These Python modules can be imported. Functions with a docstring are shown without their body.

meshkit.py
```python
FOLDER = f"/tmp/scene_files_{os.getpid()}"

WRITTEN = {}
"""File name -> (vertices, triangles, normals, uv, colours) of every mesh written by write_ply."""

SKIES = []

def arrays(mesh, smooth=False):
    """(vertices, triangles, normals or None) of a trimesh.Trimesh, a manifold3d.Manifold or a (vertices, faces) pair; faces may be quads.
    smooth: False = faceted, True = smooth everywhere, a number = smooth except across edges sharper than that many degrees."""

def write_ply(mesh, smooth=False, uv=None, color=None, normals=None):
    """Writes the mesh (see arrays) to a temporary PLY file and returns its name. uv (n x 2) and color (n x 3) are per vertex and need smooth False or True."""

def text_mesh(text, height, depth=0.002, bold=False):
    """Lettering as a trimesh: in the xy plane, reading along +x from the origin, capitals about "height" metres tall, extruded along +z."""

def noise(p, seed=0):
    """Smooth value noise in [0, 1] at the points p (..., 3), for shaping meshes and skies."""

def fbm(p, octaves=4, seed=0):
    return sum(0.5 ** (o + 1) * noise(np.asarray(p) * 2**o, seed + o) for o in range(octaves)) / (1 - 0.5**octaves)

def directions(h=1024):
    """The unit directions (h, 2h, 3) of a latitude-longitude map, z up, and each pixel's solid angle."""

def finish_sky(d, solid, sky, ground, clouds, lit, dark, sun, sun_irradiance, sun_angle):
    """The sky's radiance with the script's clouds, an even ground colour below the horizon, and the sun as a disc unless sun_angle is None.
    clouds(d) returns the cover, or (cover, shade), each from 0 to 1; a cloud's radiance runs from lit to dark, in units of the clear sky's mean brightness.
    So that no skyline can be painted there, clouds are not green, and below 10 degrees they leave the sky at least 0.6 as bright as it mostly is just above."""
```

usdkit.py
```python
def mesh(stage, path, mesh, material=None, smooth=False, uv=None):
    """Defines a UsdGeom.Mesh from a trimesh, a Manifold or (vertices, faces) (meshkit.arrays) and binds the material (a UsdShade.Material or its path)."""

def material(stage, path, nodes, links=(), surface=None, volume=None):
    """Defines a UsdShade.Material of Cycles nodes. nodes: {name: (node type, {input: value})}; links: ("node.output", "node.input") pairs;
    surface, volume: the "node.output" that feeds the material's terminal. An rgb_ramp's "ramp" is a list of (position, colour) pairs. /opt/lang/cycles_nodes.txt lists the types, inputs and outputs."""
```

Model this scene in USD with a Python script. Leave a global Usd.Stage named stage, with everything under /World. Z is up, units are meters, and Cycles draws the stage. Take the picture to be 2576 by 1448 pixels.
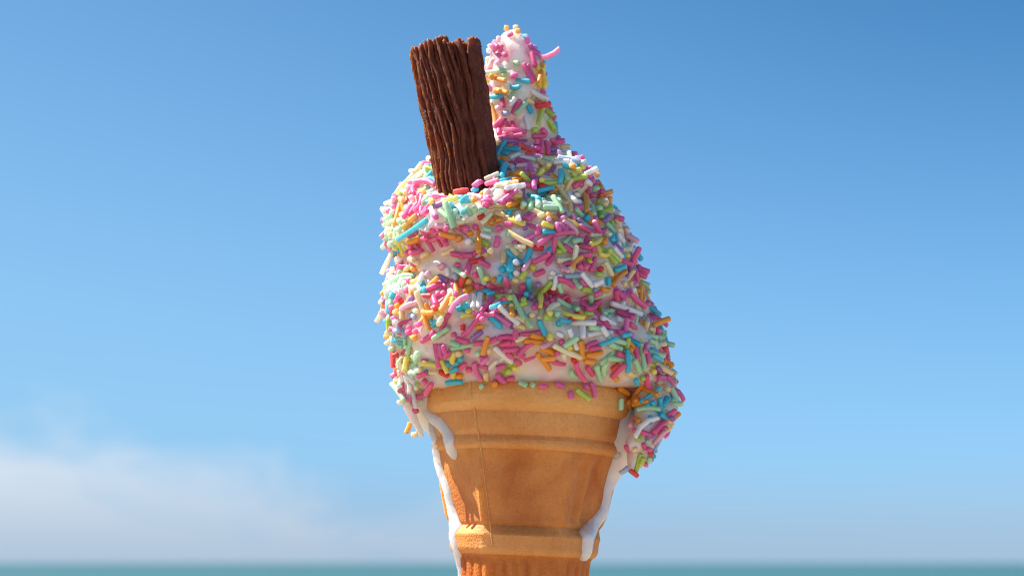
import math, random
import numpy as np
import trimesh
import manifold3d as m3
from scipy.spatial import cKDTree
from scipy.sparse import coo_matrix
from pxr import Usd, UsdGeom, UsdLux, UsdShade, Sdf, Gf, Vt
import usdkit, meshkit

stage = Usd.Stage.CreateInMemory()
UsdGeom.SetStageUpAxis(stage, UsdGeom.Tokens.z)
UsdGeom.SetStageMetersPerUnit(stage, 1.0)
W = UsdGeom.Xform.Define(stage, '/World')
UsdGeom.Scope.Define(stage, '/World/Looks')

# ------------------------------------------------------------------ camera
DIST = 0.45                       # metres from the lens to the cone's axis
CAMH = 2.2                        # lens height above the sea
FPX = 4500.0                      # focal length in units of a 2576 px wide picture
PITCH = math.atan(691.0 / FPX)    # the horizon lies low in the frame
CAM = np.array([0.0, -DIST, CAMH])
RIGHT = np.array([1.0, 0, 0])
FWD = np.array([0, math.cos(PITCH), math.sin(PITCH)])
UP = np.array([0, -math.sin(PITCH), math.cos(PITCH)])
cam = UsdGeom.Camera.Define(stage, '/World/camera')
cam.AddTranslateOp().Set(Gf.Vec3d(*CAM.tolist()))
cam.AddRotateXYZOp().Set(Gf.Vec3f(90 + math.degrees(PITCH), 0, 0))
cam.CreateHorizontalApertureAttr(36.0)
cam.CreateVerticalApertureAttr(36.0 * 575 / 1024)
cam.CreateFocalLengthAttr(36.0 * FPX / 2576)
cam.CreateClippingRangeAttr(Gf.Vec2f(0.02, 80000))
cam.CreateFStopAttr(17.0)
cam.CreateFocusDistanceAttr(0.428)
cam.CreateExposureAttr(1.34)

# ------------------------------------------------------------------ sky and sun
SUN = np.array([-0.54, 0.13, 0.82]); SUN /= np.linalg.norm(SUN)
EL = math.asin(SUN[2]); ROT = math.atan2(SUN[0], SUN[1])
skymat = usdkit.material(stage, '/World/Looks/sky_material', {
    'sky': ('sky_texture', {'sky_type': 'single_scattering', 'sun_disc': False, 'sun_elevation': EL, 'sun_rotation': ROT, 'altitude': 0.0,
                            'air_density': 0.5, 'aerosol_density': 0.3, 'ozone_density': 4.0}),
    'tc': ('texture_coordinate', {}),
    'sep': ('separate_xyz', {}),
    'hs': ('hsv', {'hue': 0.490, 'saturation': 1.24, 'value': 1.08, 'fac': 1.0}),
    # thin sea haze: thicker towards the horizon and towards the sun's side
    'hf': ('map_range', {'range_type': 'smoothstep', 'from_min': 0.36, 'from_max': -0.10, 'to_min': 0.0, 'to_max': 0.93, 'clamp': True}),
    'veil': ('map_range', {'range_type': 'smoothstep', 'from_min': 0.45, 'from_max': -0.55, 'to_min': 0.0, 'to_max': 0.42, 'clamp': True}),
    'hmax': ('math', {'math_type': 'add', 'use_clamp': True}),
    'hz': ('mix_color', {'b': (1.85, 3.60, 5.35), 'use_clamp': False}),
    'lf': ('map_range', {'range_type': 'smoothstep', 'from_min': 0.070, 'from_max': -0.012, 'to_min': 0.0, 'to_max': 0.90, 'clamp': True}),
    'low': ('mix_color', {'b': (2.35, 3.15, 4.10), 'use_clamp': False}),
    # a low bank of cloud over the horizon that thins out towards the right
    'map': ('mapping', {'scale': (11.0, 11.0, 26.0), 'location': (3.1, 0.4, 1.7)}),
    'n': ('noise_texture', {'scale': 1.0, 'detail': 6.0, 'roughness': 0.58, 'distortion': 0.5}),
    'top': ('math', {'math_type': 'multiply_add', 'value2': -0.22, 'value3': 0.020}),
    'dz': ('math', {'math_type': 'subtract'}),
    'nn': ('math', {'math_type': 'multiply_add', 'value2': 0.11, 'value3': -0.055}),
    'sum': ('math', {'math_type': 'add'}),
    'c': ('map_range', {'range_type': 'smoothstep', 'from_min': -0.012, 'from_max': 0.046, 'to_min': 0.0, 'to_max': 0.90, 'clamp': True}),
    'mix': ('mix_color', {'b': (4.6, 5.0, 5.5), 'use_clamp': False}),
    'bg': ('background_shader', {'strength': 0.065}),
}, [('tc.generated', 'sep.vector'), ('tc.generated', 'map.vector'), ('map.vector', 'n.vector'),
    ('sky.color', 'hs.color'), ('hs.color', 'hz.a'), ('sep.z', 'hf.value'), ('sep.x', 'veil.value'), ('hf.result', 'hmax.value1'), ('veil.result', 'hmax.value2'), ('hmax.value', 'hz.fac'),
    ('hz.result', 'mix.a'), ('sep.x', 'top.value1'), ('top.value', 'dz.value1'), ('sep.z', 'dz.value2'), ('n.fac', 'nn.value1'), ('dz.value', 'sum.value1'), ('nn.value', 'sum.value2'),
    ('sum.value', 'c.value'), ('c.result', 'mix.fac'), ('mix.result', 'low.a'), ('sep.z', 'lf.value'), ('lf.result', 'low.fac'), ('low.result', 'bg.color')], surface='bg.background')
dome = UsdLux.DomeLight.Define(stage, '/World/sky')
UsdShade.MaterialBindingAPI.Apply(dome.GetPrim()).Bind(skymat)
dome.GetPrim().SetCustomDataByKey('kind', 'structure')
sun = UsdLux.DistantLight.Define(stage, '/World/sun')
sun.CreateNormalizeAttr(True)
sun.CreateIntensityAttr(1.25)
sun.CreateAngleAttr(0.5)
sun.CreateColorAttr(Gf.Vec3f(1.0, 0.95, 0.87))
zx = np.cross([0, 0, 1.0], SUN); zx /= np.linalg.norm(zx); zy = np.cross(SUN, zx)
M4 = Gf.Matrix4d(*zx.tolist(), 0, *zy.tolist(), 0, *SUN.tolist(), 0, 0, 0, 0, 1)
sun.AddTransformOp().Set(M4)

# ------------------------------------------------------------------ helpers
used = {}
def path_for(name, parent='/World'):
    k = (str(parent), name); n = used.get(k, 0); used[k] = n + 1
    return f'{parent}/{name}' + (f'_{n:03d}' if n else '')
def obj(name, mesh, mat, parent='/World', smooth=True):
    return usdkit.mesh(stage, path_for(name, parent), mesh, mat, smooth)
def tag(p, **kw):
    p = p.GetPrim() if hasattr(p, 'GetPrim') else p
    for k, v in kw.items(): p.SetCustomDataByKey(k, v)
    return p
def primvar(mesh, name, colors):
    UsdGeom.PrimvarsAPI(mesh).CreatePrimvar(name, Sdf.ValueTypeNames.Color3fArray, 'vertex').Set(Vt.Vec3fArray.FromNumpy(np.asarray(colors, np.float32)))
def ray(px, py):
    return RIGHT * ((px - 1288.0) / FPX) + FWD + UP * ((724.0 - py) / FPX)
def at(px, py, y):
    """The point of the vertical plane at depth y (0 = the cone's axis) seen at picture position px, py."""
    d = ray(px, py)
    return CAM + d * ((y - CAM[1]) / d[1])
def project(P):
    q = np.asarray(P) - CAM
    w = q @ FWD
    return np.stack([1288 + FPX * (q @ RIGHT) / w, 724 - FPX * (q @ UP) / w], -1), w
U = 1e-4                          # one picture unit at the cone's axis, in metres
def zof(py): return at(1288, py, 0)[2]
CACHE = {}
def pick(mesh, pts):
    """First hits of the rays through picture points: (hit mask, distance along the view axis, normals)."""
    if id(mesh) not in CACHE:
        V = np.asarray(mesh.vertices)[mesh.faces]; n = np.asarray(mesh.face_normals)
        f = (n * (CAM - V[:, 0])).sum(1) > 0
        V, n = V[f], n[f]
        T2 = project(V.reshape(-1, 3))[0].reshape(-1, 3, 2)
        o = np.argsort(T2[:, :, 1].min(1))
        T2 = T2[o]
        wv = (V[o] - CAM) @ FWD
        CACHE[id(mesh)] = np.stack([wv.min(1), wv.max(1)], 1), V[o], n[o], T2, T2.min(1), T2.max(1), (T2[:, :, 1].max(1) - T2[:, :, 1].min(1)).max(), mesh
    DW, V, n, T2, lo, hi, tall, _ = CACHE[id(mesh)]
    out = []
    for px, py in pts:
        i0, i1 = np.searchsorted(lo[:, 1], [py - tall, py])
        c = i0 + np.nonzero((lo[i0:i1, 0] <= px) & (hi[i0:i1, 0] >= px) & (hi[i0:i1, 1] >= py))[0]
        best = (np.inf, None)
        d = ray(px, py)
        for i in c:
            a, b, e = T2[i]
            det = (b[0]-a[0])*(e[1]-a[1]) - (e[0]-a[0])*(b[1]-a[1])
            if abs(det) < 1e-12: continue
            u = ((px-a[0])*(e[1]-a[1]) - (e[0]-a[0])*(py-a[1])) / det
            v = ((b[0]-a[0])*(py-a[1]) - (px-a[0])*(b[1]-a[1])) / det
            if u < -1e-6 or v < -1e-6 or u + v > 1 + 1e-6: continue
            t = np.clip(((V[i, 0] - CAM) @ n[i]) / (d @ n[i]), DW[i, 0], DW[i, 1])
            if 0 < t < best[0]: best = (t, n[i])
        out.append(best)
    return out
def grid_faces(nu, nv, closed_u=True):
    """Quads of nv rings of nu points each."""
    i, j = np.meshgrid(np.arange(nv - 1), np.arange(nu if closed_u else nu - 1), indexing='ij')
    k = (j + 1) % nu
    q = np.stack([i*nu + j, (i+1)*nu + j, (i+1)*nu + k, i*nu + k], -1).reshape(-1, 4)
    return np.vstack([q[:, [0, 1, 2]], q[:, [0, 2, 3]]])
def solid_rings(rings, c0=None, c1=None):
    """Closed solid from a stack of rings (nv, nu, 3), both ends closed with fans."""
    nv, nu, _ = rings.shape
    c0 = rings[0].mean(0) if c0 is None else c0
    c1 = rings[-1].mean(0) if c1 is None else c1
    v = np.vstack([rings.reshape(-1, 3), c0, c1]); a, b = nv*nu, nv*nu + 1
    j = np.arange(nu); k = (j + 1) % nu
    f = np.vstack([grid_faces(nu, nv), np.stack([np.full(nu, a), j, k], 1), np.stack([np.full(nu, b), (nv-1)*nu + k, (nv-1)*nu + j], 1)])
    t = trimesh.Trimesh(v, f, process=False)
    if t.volume < 0: t.invert()
    return t
def to_manifold(t):
    return m3.Manifold(m3.Mesh(np.asarray(t.vertices, np.float32), np.asarray(t.faces, np.uint32)))
def to_trimesh(m):
    k = m.to_mesh()
    t = trimesh.Trimesh(np.array(k.vert_properties[:, :3], float), np.array(k.tri_verts), process=True)
    return t
def soften(t, rounds, most):
    """Taubin smoothing that never moves a vertex farther than MOST."""
    e = t.edges_unique; n = len(t.vertices)
    A = coo_matrix((np.ones(2 * len(e)), (np.r_[e[:, 0], e[:, 1]], np.r_[e[:, 1], e[:, 0]])), (n, n)).tocsr()
    deg = np.asarray(A.sum(1)).ravel(); ok = (deg > 0)[:, None]; deg = np.maximum(deg, 1)[:, None]
    v0 = np.array(t.vertices); v = v0.copy()
    for k in range(rounds):
        v = v + (0.5 if k % 2 == 0 else -0.52) * np.where(ok, A @ v / deg - v, 0)
    d = v - v0; L = np.linalg.norm(d, axis=1, keepdims=True)
    t.vertices = v0 + d * np.minimum(1, most / np.maximum(L, 1e-12))
def chain(points, radii, seg=20):
    """Spheres joined by hulls."""
    s = [m3.Manifold.sphere(float(r), seg).translate([float(x) for x in p]) for p, r in zip(points, radii)]
    return sum((m3.Manifold.batch_hull([a, b]) for a, b in zip(s, s[1:])), m3.Manifold())

# ------------------------------------------------------------------ materials
LK = '/World/Looks/'
mat_sea = usdkit.material(stage, LK + 'sea_water', {
    'g': ('geometry', {}),
    'm': ('mapping', {'scale': (0.02, 0.09, 0.05)}),
    'n': ('noise_texture', {'scale': 1.0, 'detail': 6.0, 'roughness': 0.6}),
    'm2': ('mapping', {'scale': (0.0016, 0.006, 0.001)}),
    'n2': ('noise_texture', {'scale': 1.0, 'detail': 3.0}),
    'r': ('rgb_ramp', {'ramp': [(0.3, (0.021, 0.072, 0.086)), (0.7, (0.038, 0.112, 0.118))]}),
    'b': ('bump', {'strength': 0.9, 'distance': 3.0}),
    'p': ('principled_bsdf', {'roughness': 0.45, 'specular_ior_level': 0.25}),
}, [('g.position', 'm.vector'), ('m.vector', 'n.vector'), ('g.position', 'm2.vector'), ('m2.vector', 'n2.vector'), ('n2.fac', 'r.fac'), ('n.fac', 'b.height'),
    ('r.color', 'p.base_color'), ('b.normal', 'p.normal')], surface='p.BSDF')
mat_sand = usdkit.material(stage, LK + 'beach_sand', {
    'g': ('geometry', {}),
    'n': ('noise_texture', {'scale': 1.3, 'detail': 8.0, 'roughness': 0.65}),
    'r': ('rgb_ramp', {'ramp': [(0.3, (0.20, 0.148, 0.088)), (0.7, (0.29, 0.220, 0.138))]}),
    'b': ('bump', {'strength': 0.5, 'distance': 0.03}),
    'p': ('principled_bsdf', {'roughness': 0.9}),
}, [('g.position', 'n.vector'), ('n.fac', 'r.fac'), ('n.fac', 'b.height'), ('r.color', 'p.base_color'), ('b.normal', 'p.normal')], surface='p.BSDF')
def wafer(name, dark, light, stretch):
    return usdkit.material(stage, LK + name, {
        'g': ('geometry', {}),
        'n1': ('noise_texture', {'scale': 62.0, 'detail': 6.0, 'roughness': 0.6, 'distortion': 0.4}),
        'm': ('mapping', {'scale': stretch}),
        'n2': ('noise_texture', {'scale': 900.0, 'detail': 4.0, 'roughness': 0.6}),
        'v': ('voronoi_texture', {'scale': 1500.0}),
        'r1': ('rgb_ramp', {'ramp': [(0.30, dark), (0.72, light)]}),
        'r2': ('rgb_ramp', {'ramp': [(0.25, (0.93, 0.91, 0.89)), (0.75, (1.05, 1.06, 1.07))]}),
        'mul': ('mix_color', {'blend_type': 'multiply', 'fac': 1.0, 'use_clamp': False}),
        'n3': ('noise_texture', {'scale': 3200.0, 'detail': 3.0, 'roughness': 0.7}),
        'r3': ('rgb_ramp', {'ramp': [(0.30, (0.70, 0.65, 0.60)), (0.46, (1.0, 1.0, 1.0)), (0.72, (1.12, 1.14, 1.16))]}),
        'mul3': ('mix_color', {'blend_type': 'multiply', 'fac': 0.55, 'use_clamp': False}),
        'h': ('math', {'math_type': 'multiply_add', 'value2': 0.7}),
        'b': ('bump', {'strength': 0.30, 'distance': 0.0005}),
        'p': ('principled_bsdf', {'roughness': 0.62, 'specular_ior_level': 0.35, 'subsurface_weight': 0.25, 'subsurface_scale': 0.0016, 'subsurface_radius': (1.0, 0.45, 0.15)}),
    }, [('g.position', 'n1.vector'), ('g.position', 'm.vector'), ('m.vector', 'n2.vector'), ('g.position', 'v.vector'), ('n1.fac', 'r1.fac'), ('n2.fac', 'r2.fac'),
        ('r1.color', 'mul.a'), ('r2.color', 'mul.b'), ('mul.result', 'mul3.a'), ('m.vector', 'n3.vector'), ('n3.fac', 'r3.fac'), ('r3.color', 'mul3.b'), ('mul3.result', 'p.base_color'), ('n2.fac', 'h.value1'), ('v.distance', 'h.value3'), ('h.value', 'b.height'), ('b.normal', 'p.normal')], surface='p.BSDF')
mat_rim = wafer('wafer_golden', (0.64, 0.248, 0.056), (0.78, 0.385, 0.125), (1, 1, 1))
mat_band = wafer('wafer_fibrous', (0.57, 0.200, 0.044), (0.73, 0.318, 0.098), (1, 1, 0.28))
mat_cup = wafer('wafer_toasted', (0.42, 0.102, 0.014), (0.71, 0.285, 0.072), (1, 1, 0.6))
mat_stem = wafer('wafer_brown', (0.42, 0.092, 0.010), (0.64, 0.205, 0.034), (1, 1, 0.3))
mat_ice = usdkit.material(stage, LK + 'soft_ice_cream', {
    'a': ('attribute', {'attribute': 'tint'}),
    'g': ('geometry', {}),
    'n': ('noise_texture', {'scale': 330.0, 'detail': 5.0, 'roughness': 0.62}),
    'b': ('bump', {'strength': 0.5, 'distance': 0.0006}),
    'p': ('principled_bsdf', {'roughness': 0.28, 'specular_ior_level': 0.45, 'subsurface_weight': 0.6, 'subsurface_scale': 0.002, 'subsurface_radius': (1.0, 0.8, 0.6)}),
}, [('a.color', 'p.base_color'), ('g.position', 'n.vector'), ('n.fac', 'b.height'), ('b.normal', 'p.normal')], surface='p.BSDF')
mat_drip = usdkit.material(stage, LK + 'melted_ice_cream', {
    'g': ('geometry', {}),
    'n': ('noise_texture', {'scale': 160.0, 'detail': 2.0}),
    'r': ('rgb_ramp', {'ramp': [(0.35, (0.72, 0.60, 0.60)), (0.65, (0.80, 0.73, 0.67))]}),
    'p': ('principled_bsdf', {'roughness': 0.2, 'specular_ior_level': 0.5, 'subsurface_weight': 0.6, 'subsurface_scale': 0.0015, 'subsurface_radius': (1.0, 0.8, 0.6)}),
}, [('g.position', 'n.vector'), ('n.fac', 'r.fac'), ('r.color', 'p.base_color')], surface='p.BSDF')
COL = {'P': (0.76, 0.085, 0.245), 'M': (0.66, 0.105, 0.33), 'K': (0.82, 0.36, 0.48), 'G': (0.36, 0.66, 0.38), 'W': (0.80, 0.77, 0.76), 'O': (0.84, 0.27, 0.025),
       'Y': (0.83, 0.66, 0.10), 'E': (0.83, 0.57, 0.27), 'C': (0.035, 0.44, 0.62), 'L': (0.40, 0.54, 0.075), 'R': (0.70, 0.035, 0.035), 'V': (0.27, 0.12, 0.34),
       'B': (0.30, 0.42, 0.60), 'A': (0.80, 0.74, 0.46)}
CNAME = {'P': 'pink', 'M': 'magenta', 'K': 'pale_pink', 'G': 'mint', 'W': 'white', 'O': 'orange', 'Y': 'yellow', 'E': 'peach', 'C': 'turquoise', 'L': 'lime', 'R': 'red',
         'V': 'violet', 'B': 'pale_blue', 'A': 'cream'}
def sugar(name, color=None):
    nodes = {
        'g': ('geometry', {}),
        'n': ('noise_texture', {'scale': 1500.0, 'detail': 3.0, 'roughness': 0.6}),
        'b': ('bump', {'strength': 0.28, 'distance': 0.0003}),
        'p': ('principled_bsdf', {'roughness': 0.48, 'specular_ior_level': 0.30, 'subsurface_weight': 0.35, 'subsurface_scale': 0.0007, 'subsurface_radius': (1.0, 0.9, 0.9)}),
    }
    links = [('g.position', 'n.vector'), ('n.fac', 'b.height'), ('b.normal', 'p.normal')]
    if color is None:
        nodes['a'] = ('attribute', {'attribute': 'tint'}); links.append(('a.color', 'p.base_color'))
    else:
        nodes['o'] = ('object_info', {})
        lo, hi = np.array(color) * 0.86, np.clip(np.array(color) * 1.04 + 0.045, 0, 0.86)
        nodes['r'] = ('rgb_ramp', {'ramp': [(0.0, tuple(lo)), (0.6, tuple(color)), (1.0, tuple(hi))]})
        links += [('o.random', 'r.fac'), ('r.color', 'p.base_color')]
    return usdkit.material(stage, LK + name, nodes, links, surface='p.BSDF')
COL = {k: tuple(np.array(v) * 0.98 + 0.0) for k, v in COL.items()}
SUGAR = {k: sugar('sugar_' + CNAME[k], v) for k, v in COL.items()}
SUGAR_MIX = sugar('sugar_mixed')
mat_choc = usdkit.material(stage, LK + 'milk_chocolate', {
    'g': ('geometry', {}),
    'n1': ('noise_texture', {'scale': 220.0, 'detail': 5.0, 'roughness': 0.65}),
    'm': ('mapping', {'scale': (1, 1, 0.35)}),
    'n2': ('noise_texture', {'scale': 1600.0, 'detail': 4.0, 'roughness': 0.7}),
    'r': ('rgb_ramp', {'ramp': [(0.25, (0.085, 0.018, 0.009)), (0.6, (0.150, 0.038, 0.019)), (0.84, (0.27, 0.095, 0.052))]}),
    'sp': ('map_range', {'from_min': 0.60, 'from_max': 0.72, 'to_min': 0.0, 'to_max': 0.65, 'clamp': True}),
    'mx': ('mix_color', {'b': (0.36, 0.17, 0.11), 'use_clamp': False}),
    'b': ('bump', {'strength': 0.7, 'distance': 0.0006}),
    'p': ('principled_bsdf', {'roughness': 0.55, 'specular_ior_level': 0.18, 'subsurface_weight': 0.15, 'subsurface_scale': 0.0008, 'subsurface_radius': (1.0, 0.4, 0.2)}),
}, [('g.position', 'n1.vector'), ('g.position', 'm.vector'), ('m.vector', 'n2.vector'), ('n1.fac', 'r.fac'), ('n2.fac', 'b.height'), ('n2.fac', 'sp.value'), ('sp.result', 'mx.fac'), ('r.color', 'mx.a'), ('mx.result', 'p.base_color'), ('b.normal', 'p.normal')], surface='p.BSDF')

# ------------------------------------------------------------------ sea and beach
rr = np.concatenate([[0.0], np.geomspace(5, 45000, 40)])
th = np.linspace(0, 2 * math.pi, 96, endpoint=False)
sv = np.stack([rr[:, None] * np.cos(th), 30 + rr[:, None] * np.sin(th), np.zeros((len(rr), len(th)))], -1)
sea = obj('sea', (sv.reshape(-1, 3), grid_faces(96, len(rr))[:, ::-1]), mat_sea, smooth=False)
tag(sea, kind='structure', label='calm blurred teal sea along the bottom edge', category='sea')
bx, by = np.linspace(-300, 300, 121), np.concatenate([np.linspace(-200, -20, 25), np.linspace(-18, 34, 60)])
gx, gy = np.meshgrid(bx, by, indexing='ij')
bz = np.interp(gy, [-200, -40, 0, 14, 26, 34], [3.0, 1.2, 0.7, 0.35, -0.15, -0.8]) + 0.12 * (meshkit.fbm(np.stack([gx / 6, gy / 6, gx * 0], -1), 3, 5) - 0.5)
i, j = np.meshgrid(np.arange(len(bx) - 1), np.arange(len(by) - 1), indexing='ij'); n_ = len(by)
bf = np.stack([i*n_ + j, (i+1)*n_ + j, (i+1)*n_ + j + 1, i*n_ + j + 1], -1).reshape(-1, 4)
beach = obj('beach', (np.stack([gx, gy, bz], -1).reshape(-1, 3), bf), mat_sand)
tag(beach, kind='structure', label='pale sand beach below the frame', category='beach')

# ------------------------------------------------------------------ wafer cone
AX0, AX1 = at(1333, 1000, 0), at(1315.5, 1440, 0)
AXD = (AX1 - AX0) / np.linalg.norm(AX1 - AX0)      # down along the cone
EX = np.cross([0, 1.0, 0], -AXD); EX /= np.linalg.norm(EX)
EY = np.cross(-AXD, EX)
ZS = (AX1 - AX0)[2] / (1440 - 1000)
PROFILE = [  # (picture height, circumradius, hexagonness)
    ('rim', [(972, 238, .30), (974, 252, .32), (979, 261, .33), (988, 268, .34), (1002, 271.5, .35), (1018, 272, .36), (1033, 269, .37), (1044, 263, .38), (1050, 256, .39), (1054, 252, .4)]),
    ('collar', [(1054, 252, .4), (1060, 251, .4), (1080, 247, .4), (1098, 243, .4), (1106, 239, .4), (1111, 236, .4), (1116, 237.5, .4), (1122, 240, .4), (1130, 240.5, .4), (1137, 239, .42), (1142, 235, .5), (1146, 231, .6)]),
    ('cup', [(1146, 231, .6), (1152, 230, .72), (1180, 225, .84), (1220, 217, .92), (1260, 208.5, .98), (1300, 199, 1.0), (1318, 193, 1.0), (1327, 186, .98)]),
    ('base_ring', [(1327, 186, .98), (1330, 186.5, .88), (1337, 187, .62), (1344, 188.5, .42), (1349, 189.5, .31), (1353, 189, .29), (1358, 187.5, .29), (1372, 185.5, .31), (1383, 185, .34), (1390, 182, .36), (1396, 177, .4), (1399, 172, .45)]),
    ('stem', [(1399, 172, .45), (1404, 169, .5), (1420, 167, .5), (1448, 164, .5), (1500, 158, .5), (1600, 147, .5), (1750, 131, .5), (1800, 125, .5)]),
]
NU = 288
TH = np.linspace(0, 2 * math.pi, NU, endpoint=False)
def hexr(theta):
    a = (theta + 2.6 * math.pi / 180) % (math.pi / 3) - math.pi / 6
    sharp = math.cos(math.pi / 6) / np.cos(a)
    return sharp
def cone_ring(y, R, k, part):
    hx = hexr(TH)
    corner = np.abs((TH + 2.6 * math.pi / 180 + math.pi / 6) % (math.pi / 3) - math.pi / 6) * R   # arc distance from a corner
    r = R * ((1 - k) * (0.5 + 0.5 * 0.95) + k * hx * 1.0 + (1 - k) * 0.025 * 0)
    r = R * ((1 - k) + k * hx)
    if part == 'cup':
        t = np.clip((y - 1152) / 25, 0, 1) * np.clip((1322 - y) / 20, 0, 1)
        r = r - 3.5 * t * np.clip((corner - 7) / 9, 0, 1) + 2.6 * t * np.exp(-(corner / 4.5) ** 2)
        # the sunken panel and its ridge on the right front
        ph = np.degrees((-TH) % (2 * math.pi))
        r = r - 10 * t * np.exp(-((ph - 30) / 7.0) ** 2) + 4 * t * np.exp(-((ph - 41) / 2.6) ** 2) - 7 * t * np.exp(-((ph - 48) / 4.0) ** 2)
    if part == 'stem':
        t = np.clip((y - 1402) / 14, 0, 1)
        fl = np.abs(np.sin(TH * 15 + 0.6 * np.sin(TH * 4 + 1))) ** 0.6
        r = r + t * (7.0 * (fl - 0.75))
    c = AX0 + AXD * ((y - 1000) * abs(ZS) / abs(AXD[2]))
    p = c + (r * U)[:, None] * (np.cos(TH)[:, None] * EX + np.sin(TH)[:, None] * EY)
    nz = meshkit.fbm(p * 130, 3, 11) - 0.5
    fine = meshkit.fbm(p * np.array([700, 700, 350]), 2, 23) - 0.5
    amp = 2.6 if part in ('cup', 'stem') else 1.5
    return p + ((nz * amp + fine * 0.7) * U)[:, None] * (p - c) / np.linalg.norm(p - c, axis=1, keepdims=True)
cone = tag(UsdGeom.Xform.Define(stage, '/World/wafer_cone'), label='golden brown moulded wafer cone holding the melting ice cream', category='wafer cone')
cone_parts = []
for part, prof in PROFILE:
    ys = [p[0] for p in prof]
    yy = np.unique(np.concatenate([np.arange(ys[0], ys[-1], 6 if part != 'stem' else 9), ys]))
    Rk = np.array([[p[1], p[2]] for p in prof])
    rings = np.stack([cone_ring(y, np.interp(y, ys, Rk[:, 0]), np.interp(y, ys, Rk[:, 1]), part) for y in yy])
    up_, dn_ = (0.0012, -0.0012)
    c0 = rings[0].mean(0) + AXD * (0.0015 if part != 'rim' else 0.004); c1 = rings[-1].mean(0) - AXD * (0.0015 if part != 'stem' else 0)
    t = solid_rings(rings, c0, c1)
    cone_parts.append(t)
    obj(part, t, {'rim': mat_rim, 'collar': mat_band, 'cup': mat_cup, 'base_ring': mat_band, 'stem': mat_stem}[part], '/World/wafer_cone', 40)
cone_all = trimesh.util.concatenate(cone_parts)
def on(mesh, px, py, out=0.0):
    """A point of the mesh's visible surface, moved out along its normal; steps sideways to the outline where the ray misses."""
    for s in (0, -4, 4, -8, 8, -13, 13, -20, 20, -28, 28):
        t, n = pick(mesh, [(px + s, py)])[0]
        if n is not None: return CAM + ray(px + s, py) * t + n * out, n
    P2, w = project(mesh.vertices); k = np.argmin(((P2 - [px, py]) ** 2).sum(1))
    return mesh.vertices[k] + mesh.vertex_normals[k] * out, mesh.vertex_normals[k]
# the mould seam: a thin raised fin from above the rim to the base ring
seam_px = [(1184, 986), (1187, 998), (1192, 1025), (1198, 1053), (1202, 1080), (1207, 1112), (1211, 1138), (1215, 1170), (1220, 1215), (1226, 1262), (1232, 1310), (1236, 1343), (1238, 1372)]
pts = [on(cone_all, x, y, 0.00004)[0] for x, y in seam_px]
fin = [pts[0] + np.array([-0.0003, 0.0002, 0.0034]), pts[0] + np.array([-0.0001, -0.0001, 0.0016])]
obj('mould_seam', to_trimesh(chain(fin + pts, [0.00012, 0.00017] + [0.00017] * len(pts), 10)), mat_rim, '/World/wafer_cone', 50)

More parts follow.
